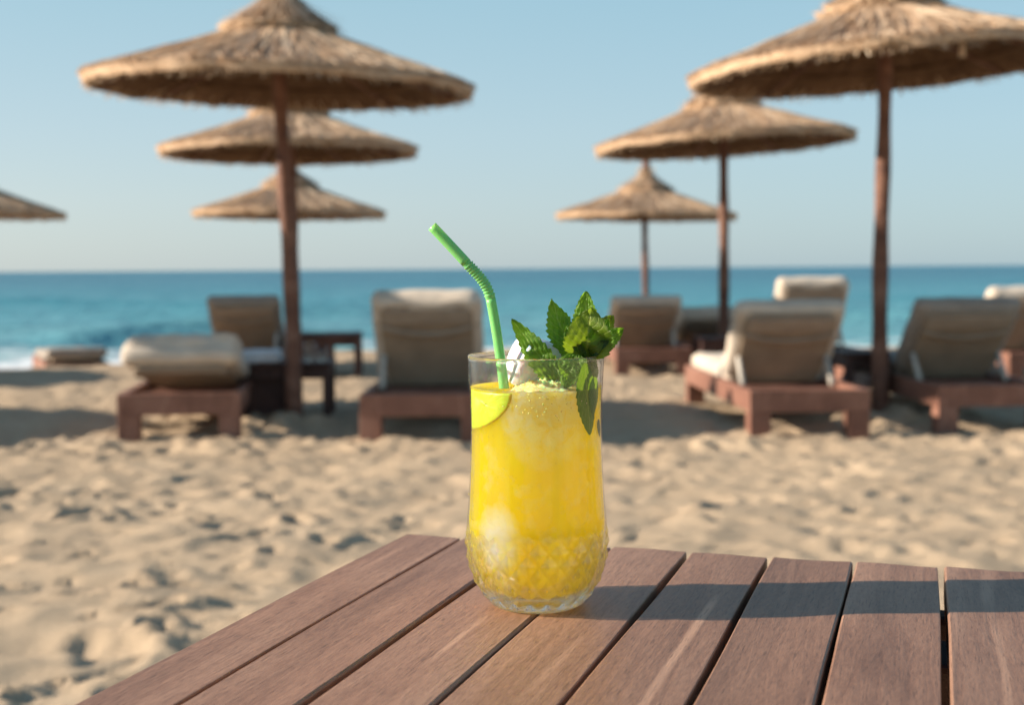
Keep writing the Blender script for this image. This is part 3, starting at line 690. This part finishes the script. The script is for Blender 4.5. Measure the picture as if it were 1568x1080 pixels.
tumbler('shorter empty glass on the front side table, right of the taller one', (-1.17, 8.09, .371), .09, .034)
tb = thing('beach_bag', 'pale pinkish cloth bag slumped under the narrow right side table', 'bag', (2.18, 8.29, .141), 0)
cushion('bag_body', .15, .26, .13, .055, fabric('bag_fabric', (.46, .34, .29)), tb, (0, 0, .068), seed=300, wr=.008)
tube_obj('bag_handle', [(-.05, -.05, .12), (-.045, -.075, .155), (0, -.085, .172), (.045, -.075, .155), (.05, -.05, .12)], .007, M_rope, tb, 8)

# ------------------------------------------------------------------ slatted table
TZ = .742; AZ = R(17.65)
tbl = thing('slatted_table', 'reddish brown slatted wooden table in the foreground carrying the yellow drink', 'table', (0, 0, 0), -AZ)
edges = [-.3620, -.3178, -.2640, -.2068, -.1532, -.0998, -.0448, .0097, .0640, .1185, .173, .2275, .282, .3365, .381]
far = [.8795, .8770, .8775, .8770, .8760, .8755, .8765, .8772, .8760, .877, .877, .876, .877, .878]
def plank_mesh(wd, y0, y1, th, seed):
    g = random.Random(seed); bm = bmesh.new(); n = 24; r = .0013
    prof = [(-wd / 2, -th), (-wd / 2, -r), (-wd / 2 + r * .3, -r * .35), (-wd / 2 + r, 0), (-wd / 4, .0), (0, .0), (wd / 4, 0), (wd / 2 - r, 0), (wd / 2 - r * .3, -r * .35), (wd / 2, -r), (wd / 2, -th)]
    yy = [y0, y0 + .0015] + [y0 + (y1 - y0) * i / n for i in range(1, n)] + [y1 - .0018, y1]
    p1, p2, p3 = g.uniform(0, 6), g.uniform(0, 6), g.uniform(0, 6); rows = []
    for i, y in enumerate(yy):
        e = -.0012 if i in (0, len(yy) - 1) else 0; row = []
        for (x, z) in prof:
            side = .0004 * math.sin(y * 21 + p1) * (1 if x > 0 else -1) * (abs(x) / wd * 2) ** 4
            row.append(bm.verts.new((x + side, y, z + (e if z > -th else 0) + .0003 * math.sin(y * 13 + p2) + .0004 * math.sin(x * 90 + p3) * (z == 0))))
        rows.append(row)
    for a, b_ in zip(rows, rows[1:]):
        for k in range(len(prof)): bm.faces.new((a[k], b_[k], b_[(k + 1) % len(prof)], a[(k + 1) % len(prof)]))
    bm.faces.new(rows[0]); bm.faces.new(rows[-1][::-1]); bmesh.ops.recalc_face_normals(bm, faces=bm.faces); return bm
for k in range(len(edges) - 1):
    a, b_ = edges[k], edges[k + 1]; gap = .0016
    w = (b_ - a) - 2 * gap + (.0016 if k == 0 else 0); cx = (a + b_) / 2 - (gap / 2 if k == 0 else 0)
    o = bm_obj('plank', plank_mesh(w, .10, far[k], .021, k), M_plank, tbl, True); o.location = (cx, 0, TZ)
    o.rotation_euler = (0, 0, R([0, .05, -.05, .06, 0, -.04, .05, 0, .05, -.05, 0, .04, 0, 0][k]))
    for p in o.data.polygons: p.use_smooth = False
box('cross_beam', .70, .055, .035, M_beam, tbl, (.01, .757, TZ - .0395))
box('cross_beam', .70, .045, .035, M_beam, tbl, (.01, .25, TZ - .0395))
box('apron', .66, .024, .07, M_beam, tbl, (.01, .845, TZ - .0575)); box('apron', .66, .024, .07, M_beam, tbl, (.01, .135, TZ - .0575))
for sx in (-.335, .355):
    box('apron', .024, .62, .07, M_beam, tbl, (sx, .49, TZ - .0575))
    for y in (.145, .835): box('leg', .05, .05, .78, M_beam, tbl, (sx + (.03 if sx < 0 else -.03), y - (.04 if y > .5 else -.04), TZ - .0225 - .39))

# ------------------------------------------------------------------ the drink
GP = (.0135, .7435, TZ + .0008)
HG = .1432
glass = thing('highball_glass', 'tall cut glass tumbler with diamond pattern base standing on the slatted table', 'glass', GP)
ozr = [(0, .0240), (.0015, .0268), (.006, .0305), (.012, .0345), (.020, .0378), (.030, .0400), (.040, .0405), (.050, .0399), (.062, .0388), (.078, .0379), (.095, .0373), (.110, .0373), (.125, .0378), (.136, .0384), (HG, .0388)]
def orad(z): return float(np.interp(z, [p[0] for p in ozr], [p[1] for p in ozr]))
# smooth the profile with a small moving average
def oradS(z):
    return sum(orad(min(max(z + d, 0), HG)) for d in (-.004, -.002, 0, .002, .004)) / 5 if z > .006 else orad(z)
def wall(z): return float(np.interp(z, [.006, .02, .03, .05, .07, .12, HG], [.0050, .0036, .0028, .0015, .0010, .0010, .0013]))
def irad(z): return oradS(z) - wall(z)
def cut(i, r, z, th):
    if i >= NO: return 0
    ND = 20; u = th * ND / (2 * math.pi); vv = z / .0145
    p = (u + vv) % 1; q = (u - vv) % 1
    pyr = 1 - 2 * max(abs(p - .5), abs(q - .5))
    fade = np.interp(z, [.003, .007, .040, .0475], [0, 1, 1, 0])
    fl = abs(math.sin(u * math.pi)) if True else 0
    ffl = np.interp(z, [.040, .050, .090, .115], [0, 1, .55, 0])
    return (.0024 * (pyr - .45)) * fade * (r / .04) - .00045 * ffl * (1 - fl) ** 1.5
zo = sorted(set([0, .0006, .0015, .003] + list(np.round(np.linspace(.004, .05, 66), 5)) + list(np.round(np.linspace(.054, HG - .0008, 24), 5))))
outer = [(oradS(z), z) for z in zo]
NO = len(outer)
lip = [(oradS(HG) - .0001, HG - .0003), (oradS(HG) - .0004, HG), (oradS(HG) - .0008, HG), (oradS(HG) - .0011, HG - .0004)]
zi = list(np.linspace(HG - .002, .0100, 48)); inner = [(irad(z), z) for z in zi] + [(.024, .0080), (.018, .0071), (.008, .0068), (.0002, .0067)]
bottom = [(.0002, .0022), (.012, .0020), (.019, .0006), (.0225, 0)]
NO += len(bottom)
def cut2(i, r, z, th): return cut(i, r, z, th) if len(bottom) <= i < NO else 0
V, Fs = lathe(bottom + outer[0:] + lip + inner, 320, cut2)
gb = mesh_obj('glass_body', V, Fs, M_glass, glass, True)

LZ = .1252
juice = thing('orange_juice', 'cloudy yellow orange juice filling the cut glass tumbler', 'juice', GP)
GAPL = -.0002
def lrad(z): return irad(z) - GAPL
zs_ = list(np.linspace(.0105, LZ - .0006, 150))
pj = [(.0002, .0069), (.012, .0071), (.0225, .0083)] + [(lrad(z), z) for z in zs_] + [(lrad(LZ) + .0003, LZ), (lrad(LZ) - .0006, LZ - .0001), (.030, LZ - .0004), (.018, LZ - .0003), (.0002, LZ)]
nj = len(pj)
def jd(i, r, z, th):           # relief added to the juice for the light and dark of the facets
    if i < 3 or i > nj - 6: return 0
    u = th * 20 / (2 * math.pi); vv = z / .0145; p = (u + vv) % 1; q = (u - vv) % 1
    return -.0014 * (1 - (1 - 2 * max(abs(p - .5), abs(q - .5)))) * np.interp(z, [.0075, .011, .038, .046], [0, 1, 1, 0]) - .0004 * abs(math.sin(u * math.pi / 2)) * np.interp(z, [.045, .055, .100, .115], [0, 1, 1, 0])
V, Fs = lathe(pj, 320, jd)
V = [(x, y, z + (.0007 * math.sin(x * 700 + 1) * math.sin(y * 620) if (z > LZ - .0005 and x * x + y * y < .0011) else 0)) for x, y, z in V]
mesh_obj('juice_body', V, Fs, M_juice, juice, True)

def on_wall(s, z, off):
    """s: arc length from the camera side, positive to the right; returns a point just inside the glass wall"""
    r = lrad(z) + off; th = -math.pi / 2 + s / r
    return Vector((r * math.cos(th), r * math.sin(th), z))
def pressed(name, outline, m, parent, off=.0004, thick=.003, n_r=8, nz=0, seed=0):
    """flat piece with thickness pressed against the inside of the wall; outline: (s, z) loop"""
    g = random.Random(seed); c = (sum(p[0] for p in outline) / len(outline), sum(p[1] for p in outline) / len(outline))
    V = []; Fs = []; n = len(outline)
    for k in range(n_r + 1):
        t = k / n_r
        for (s, z) in outline:
            edge = .0002 * max(0, t - .8) / .2
            V.append(on_wall(c[0] + (s - c[0]) * max(t, .001), c[1] + (z - c[1]) * max(t, .001), off - edge + g.gauss(0, nz)))
    for (s, z) in outline: V.append(on_wall(s, z, off - thick))
    for k in range(n_r + 1):
        for i in range(n):
            j = (i + 1) % n; Fs.append((k * n + i, k * n + j, (k + 1) * n + j, (k + 1) * n + i))
    return mesh_obj(name, V, Fs, m, parent, True)
# lime slice, a half round pressed to the left side
lime = thing('lime_slice', 'yellow green lime slice pressed inside the glass at the left of the drink', 'lime slice', GP)
out = [(-.0560 + .042 * k / 28, LZ - .0010) for k in range(29)]
for k in range(1, 26):
    a = math.pi / 2 * k / 25
    out.append((-.056 + .042 * math.cos(a), LZ - .0012 - .0225 * math.sin(a)))
g_ = random.Random(4)
pressed('lime_flesh', out[::-1], M_lime, lime, .0003, .003, nz=.00007)

# ice
def ice_chunk(name, size, parent, loc, rot, m=M_ice, seed=0, amp=.045):
    g = np.random.default_rng(seed); bm = bmesh.new(); bmesh.ops.create_cube(bm, size=1)
    bmesh.ops.subdivide_edges(bm, edges=bm.edges, cuts=5, use_grid_fill=True)
    off = g.uniform(0, 9, 3)
    for v_ in bm.verts:
        p = v_.co.copy(); s = p.normalized() * .58; q = p.lerp(s, .30)
        k = 1 + amp * (math.sin(p.x * 5 + off[0]) * math.sin(p.y * 6 + off[1]) + .6 * math.sin(p.z * 9 + off[2]) + .3 * math.sin(p.x * 17 + p.z * 13))
        v_.co = Vector((q.x * size[0], q.y * size[1], q.z * size[2])) * k
    o = bm_obj(name, bm, m, parent, True); o.location = loc; o.rotation_euler = rot; return o
def ice(label, size, loc, rot, seed, cat='ice'):
    t = thing('ice_cube', label, cat, (GP[0] + loc[0], GP[1] + loc[1], GP[2] + loc[2]), 0, 'ice floating in the drink')
    return ice_chunk('ice_body', size, t, (0, 0, 0), rot, M_ice, seed)
ice('large cloudy ice cube poking above the juice, right of the green straw', (.030, .024, .030), (.0010, .0015, .1365), (.15, .42, .35), 3)
ice('ice cube mostly hidden behind the mint leaves at the top of the drink', (.025, .022, .024), (.0165, .009, .1335), (.2, -.3, .3), 4)
ch = thing('crushed_ice', 'heap of crushed ice at the juice surface in front of the ice cube', 'crushed ice', GP)
# a lumpy mound that just breaks the surface, with loose grains on it
g5 = np.random.default_rng(5); V = [(.005, -.016, LZ + .0075)]; Fs = []; nr_, na_ = 14, 40
for i_ in range(1, nr_ + 1):
    for k_ in range(na_):
        t_ = i_ / nr_; a_ = k_ * 6.2832 / na_
        x_ = .005 + .021 * t_ * math.cos(a_); y_ = -.015 + .0185 * t_ * math.sin(a_)
        rr_ = math.hypot(x_, y_); mx_ = lrad(LZ) - .0018
        if rr_ > mx_: x_ *= mx_ / rr_; y_ *= mx_ / rr_
        V.append((x_, y_, LZ + .0052 * (1 - t_ ** 1.6) - .0010 + g5.normal(0, .00085)))
for k_ in range(na_): Fs.append((0, 1 + k_, 1 + (k_ + 1) % na_))
for i_ in range(nr_ - 1):
    for k_ in range(na_): Fs.append((1 + i_ * na_ + k_, 1 + (i_ + 1) * na_ + k_, 1 + (i_ + 1) * na_ + (k_ + 1) % na_, 1 + i_ * na_ + (k_ + 1) % na_))
mesh_obj('slush_mound', V, Fs, M_icej, ch, True)
gi = random.Random(5); V = []; Fs = []
for k in range(14):
    t_ = gi.random() ** .6; a_ = gi.uniform(0, 6.283); x_ = .005 + .019 * t_ * math.cos(a_); y_ = -.015 + .016 * t_ * math.sin(a_)
    if math.hypot(x_, y_) > lrad(LZ) - .003: continue
    s_ = gi.uniform(.0012, .0028); c = Vector((x_, y_, LZ + .0042 * (1 - t_ ** 1.6) - .0002))
    bq = Euler((gi.uniform(0, 6), gi.uniform(0, 6), gi.uniform(0, 6))).to_matrix(); n0 = len(V)
    for d_ in ((1, 0, 0), (-1, 0, 0), (0, 1, 0), (0, -1, 0), (0, 0, 1), (0, 0, -1)):
        q_ = bq @ Vector(d_) * s_ * gi.uniform(.6, 1.2); q_.z *= .55; V.append(c + q_)
    for f in ((0, 2, 4), (2, 1, 4), (1, 3, 4), (3, 0, 4), (2, 0, 5), (1, 2, 5), (3, 1, 5), (0, 3, 5)): Fs.append(tuple(n0 + i for i in f))
o = mesh_obj('ice_chips', V, Fs, M_icej, ch); tag(o, kind='stuff')
V = []; Fs = []
for k in range(80):                              # grains of ice and bubbles against the wall under the surface
    if k < 50: sx_, z_ = gi.gauss(.004, .0105), LZ - .0010 - abs(gi.gauss(0, .009))
    else: sx_, z_ = gi.uniform(-.05, .05), gi.uniform(.02, LZ - .002)
    s_ = gi.uniform(.00022, .00075) if k < 50 else gi.uniform(.00012, .0003); n0 = len(V); c = on_wall(sx_, max(z_, .012), .0001)
    for d_ in ((1, 0, 0), (-1, 0, 0), (0, 1, 0), (0, -1, 0), (0, 0, 1), (0, 0, -1)): V.append(c + Vector(d_) * s_ * gi.uniform(.6, 1.3))
    for f in ((0, 2, 4), (2, 1, 4), (1, 3, 4), (3, 0, 4), (2, 0, 5), (1, 2, 5), (3, 1, 5), (0, 3, 5)): Fs.append(tuple(n0 + i for i in f))
o = mesh_obj('ice_grains', V, Fs, M_icej, ch, True); tag(o, kind='stuff')

# green bendy straw
SP = [(-.0165, -.009, .112), (-.0178, -.0095, .128), (-.0205, -.0105, .1445), (-.0222, -.011, .158), (-.0248, -.012, .1735)]
straw = thing('bendy_straw', 'green bendy drinking straw leaning out of the glass to the left', 'straw', GP)
RS = .0028
def bez(p, n):
    p = [Vector(q) for q in p]; out = []
    for i in range(n):
        t = i / (n - 1); a = p[:]
        while len(a) > 1: a = [x.lerp(y, t) for x, y in zip(a, a[1:])]
        out.append(a[0])
    return out
low = bez([(-.0150, -.006, .085), (-.0172, -.009, .128), (-.0220, -.011, .158), (-.0252, -.012, .1755)], 24)
flex = bez([(-.0252, -.012, .1755), (-.0272, -.0125, .1850), (-.0330, -.013, .1895), (-.0385, -.0135, .1955)], 40)
upp = bez([(-.0385, -.0135, .1955), (-.048, -.014, .2060), (-.0572, -.0145, .2158)], 12)
def open_tube(name, pts, rads, m, parent, seg=26):
    V, Fs = tube(pts, rads, seg, False); n = len(V)
    V2, F2 = tube(pts, [r - .00028 for r in rads], seg, False)
    V += V2; Fs += [tuple(n + i for i in reversed(f)) for f in F2]
    for e in (0, (len(pts) - 1) * seg):
        for k in range(seg): Fs.append((e + k, e + (k + 1) % seg, n + e + (k + 1) % seg, n + e + k)[::(-1 if e == 0 else 1)])
    return mesh_obj(name, V, Fs, m, parent, True)
open_tube('lower_tube', low, [RS] * 24, M_straw, straw)
gs = random.Random(3)
fr_ = [RS + (.00055 if i % 3 == 0 else -.00040 if i % 3 == 1 else 0) * (1 if 1 < i < 38 else 0) + gs.uniform(-.0001, .0001) for i in range(40)]
open_tube('flexible_joint', flex, fr_, M_straw, straw)
open_tube('upper_tube', upp, [RS * 1.02] * 12, M_straw, straw)

# mint sprig
mint = thing('mint_sprig', 'fresh green mint sprig standing in the glass at its right side', 'mint', GP)
def leaf(base, tip, nrm, width, m, bend=0., fold=.25, curl=0., seed=0, ser=.07, wpow=.8, name='mint_leaf', mapf=None, wob=.085, quilt=.055, crink=.034):
    g = random.Random(seed); base = Vector(base); tip = Vector(tip); ax = tip - base; Ln = ax.length; ax.normalize()
    nv = Vector(nrm); nv = (nv - ax * nv.dot(ax)).normalized(); sx = ax.cross(nv)
    NU, NV = 17, 52; V = []; UV = []; p1, p2 = g.uniform(0, 6), g.uniform(0, 6)
    for j in range(NV + 1):
        t = j / NV
        prof = (math.sin(math.pi * t ** wpow) ** .66) * (1 - .25 * t) + .02
        saw = ((t * 11) % 1)
        for i in range(NU + 1):
            u = -1 + 2 * i / NU; e = abs(u) ** 6
            wloc = width / 2 * prof * (1 + ser * (saw - .4) * 2 * e * (t > .06) * (t < .97))
            x = u * wloc * math.cos(fold * abs(u) * 1.2)
            tt = t - abs(u) * .36; q = abs(((tt * 7) % 1) - .5) * 2            # 1 at a side vein, 0 in between
            z = abs(u) * wloc * math.sin(fold * 2.2) * .55 + width * quilt * (1 - q * q) * (1 - abs(u) ** 4) * (prof)
            z += width * wob * math.sin(t * 9 + p1) * u + width * .05 * math.sin(t * 13 + p2 + u * 3) + curl * Ln * (u * u) * prof * .5
            z += width * crink * (math.sin(u * 11 + t * 23 + p2) * math.sin(t * 31 - u * 7 + p1) + .7 * math.sin(u * 19 - t * 17 + p1)) * (1 - abs(u) ** 8)
            y = t * Ln; zz = bend * Ln * (4 * t * (1 - t))
            tipc = curl * Ln * max(0, t - .7) ** 2 * 3
            if mapf: V.append(mapf(x, y, z))
            else: V.append(base + ax * y + sx * x + nv * (z + zz + tipc))
            UV.append(((u + 1) / 2, t))
    Fs = [(j * (NU + 1) + i, j * (NU + 1) + i + 1, (j + 1) * (NU + 1) + i + 1, (j + 1) * (NU + 1) + i) for j in range(NV) for i in range(NU)]
    return mesh_obj(name, V, Fs, m, mint, True, UV)
# stems rise from the liquid near the right wall
tube_obj('stem', bez([(.0265, -.004, .100), (.0275, -.006, .128), (.0285, -.007, .142), (.0270, -.006, .160)], 14), [.0016] * 8 + [.0013] * 6, M_stem, mint, 10)
tube_obj('stem', bez([(.0300, -.002, .110), (.0268, -.009, .130), (.022, -.010, .146)], 10), .0012, M_stem, mint, 10)
leaf((.0145, -.014, .1262), (-.0135, -.010, .1640), (-.25, -1, .25), .0165, M_mint, .03, .30, .0, 1, .12, .8)      # long leaf leaning out to the left
leaf((.0190, -.010, .1420), (.0088, -.008, .1750), (-.45, -1, .1), .0185, M_mint, -.05, .38, .0, 2, .12, .85)        # upright left leaf
leaf((.0275, -.013, .1420), (.0300, -.017, .1705), (.05, -1, .35), .0300, M_mint_o, .10, .22, .15, 3, .07, .72, quilt=.02, crink=.010)       # broad veined leaf facing the viewer
leaf((.0285, .004, .1500), (.0290, .006, .1790), (-.2, -1, .0), .0170, M_mint, .0, .3, 0, 4, .09, .8)                # back leaf, its tip the highest
leaf((.0290, -.006, .1430), (.0490, -.012, .1585), (.35, -1, .45), .0150, M_mint, .06, .35, .10, 5, .10, .85)        # leaf pointing right
leaf((.0300, .002, .1440), (.0440, .008, .1650), (.2, -1, .4), .0170, M_mint_o, .02, .3, 0, 6, .09, .8)
leaf((.0250, -.012, .1395), (.0215, -.018, .1560), (-.2, -1, .2), .0105, M_mint_d, .06, .4, .1, 7, .10, .8)          # small dark inner leaf
leaf((.0215, .000, .1460), (.0130, .004, .1660), (-.4, -1, .3), .0150, M_mint_d, .0, .3, 0, 8, .09, .8)
leaf((.0225, -.0190, .1445), (.0150, -.0270, .1258), (-.1, -1, .1), .0165, M_mint, .05, .12, 0, 9, .06, .7)            # rounded leaf behind the rim
leaf((.0270, -.010, .1440), (.0320, -.012, .1270), (.3, -1, .1), .0120, M_mint_o, .03, .2, 0, 10, .06, .8)
leaf((.0280, -.012, .1430), (.0400, -.0155, .1640), (.25, -1, .3), .0150, M_mint, .05, .3, .12, 14, .09, .8)
leaf((.0240, -.010, .1435), (.0170, -.014, .1600), (-.5, -1, .1), .0110, M_mint, .05, .35, .1, 15, .09, .8)
leaf((.0300, -.014, .1440), (.0400, -.019, .1520), (.3, -1, .6), .0085, M_mint_d, .06, .35, .1, 16, .09, .8)
def wallmap(s0, z0, th, off):
    def f(x, y, z):
        s = s0 + x * math.cos(th) + y * math.sin(th); zz = z0 + x * math.sin(th) - y * math.cos(th)
        return on_wall(s, min(zz, .1425), off + max(-.0003, min(.0004, z * .05)))
    return f
leaf((0, 0, 0), (0, 0, .0410), (0, -1, 0), .0195, M_mint_w, seed=11, mapf=wallmap(.0290, .1405, .12, .00015), ser=.07, wpow=1.05)
leaf((0, 0, 0), (0, 0, .022), (0, -1, 0), .0130, M_mint_w, seed=12, mapf=wallmap(.0390, .1320, -.10, .0003), ser=.05)
leaf((0, 0, 0), (0, 0, .011), (0, -1, 0), .0070, M_mint_d, seed=13, mapf=wallmap(.0440, .1075, .35, .0004), ser=.05)

# condensation drops on the glass
gd = random.Random(17); V = []; Fs = []
for k in range(420):
    th = gd.uniform(0, 6.2832) if gd.random() < .45 else gd.gauss(-2.35, .35)
    z = gd.uniform(.05, .135) if gd.random() < .7 else gd.gauss(.085, .02); z = min(max(z, .05), .138)
    s = gd.uniform(.00018, .00055) * (1.5 if gd.random() < .12 else 1); r = oradS(z) - .0001
    c = Vector((r * math.cos(th), r * math.sin(th), z)); nr = Vector((math.cos(th), math.sin(th), 0)); tg = Vector((-math.sin(th), math.cos(th), 0)); n0 = len(V)
    V.append(c + nr * s * .75)
    for ring, (a, hh) in enumerate(((.55, .6), (1, 0))):
        for q in range(7):
            al = q * 6.2832 / 7; V.append(c + (tg * math.cos(al) + Vector((0, 0, 1.15)) * math.sin(al)) * s * a + nr * s * .75 * hh)
    for q in range(7):
        q2 = (q + 1) % 7; Fs.append((n0, n0 + 1 + q, n0 + 1 + q2)); Fs.append((n0 + 1 + q, n0 + 8 + q, n0 + 8 + q2, n0 + 1 + q2))
dr = mesh_obj('condensation', V, Fs, M_drop, glass, True); tag(dr, kind='stuff')
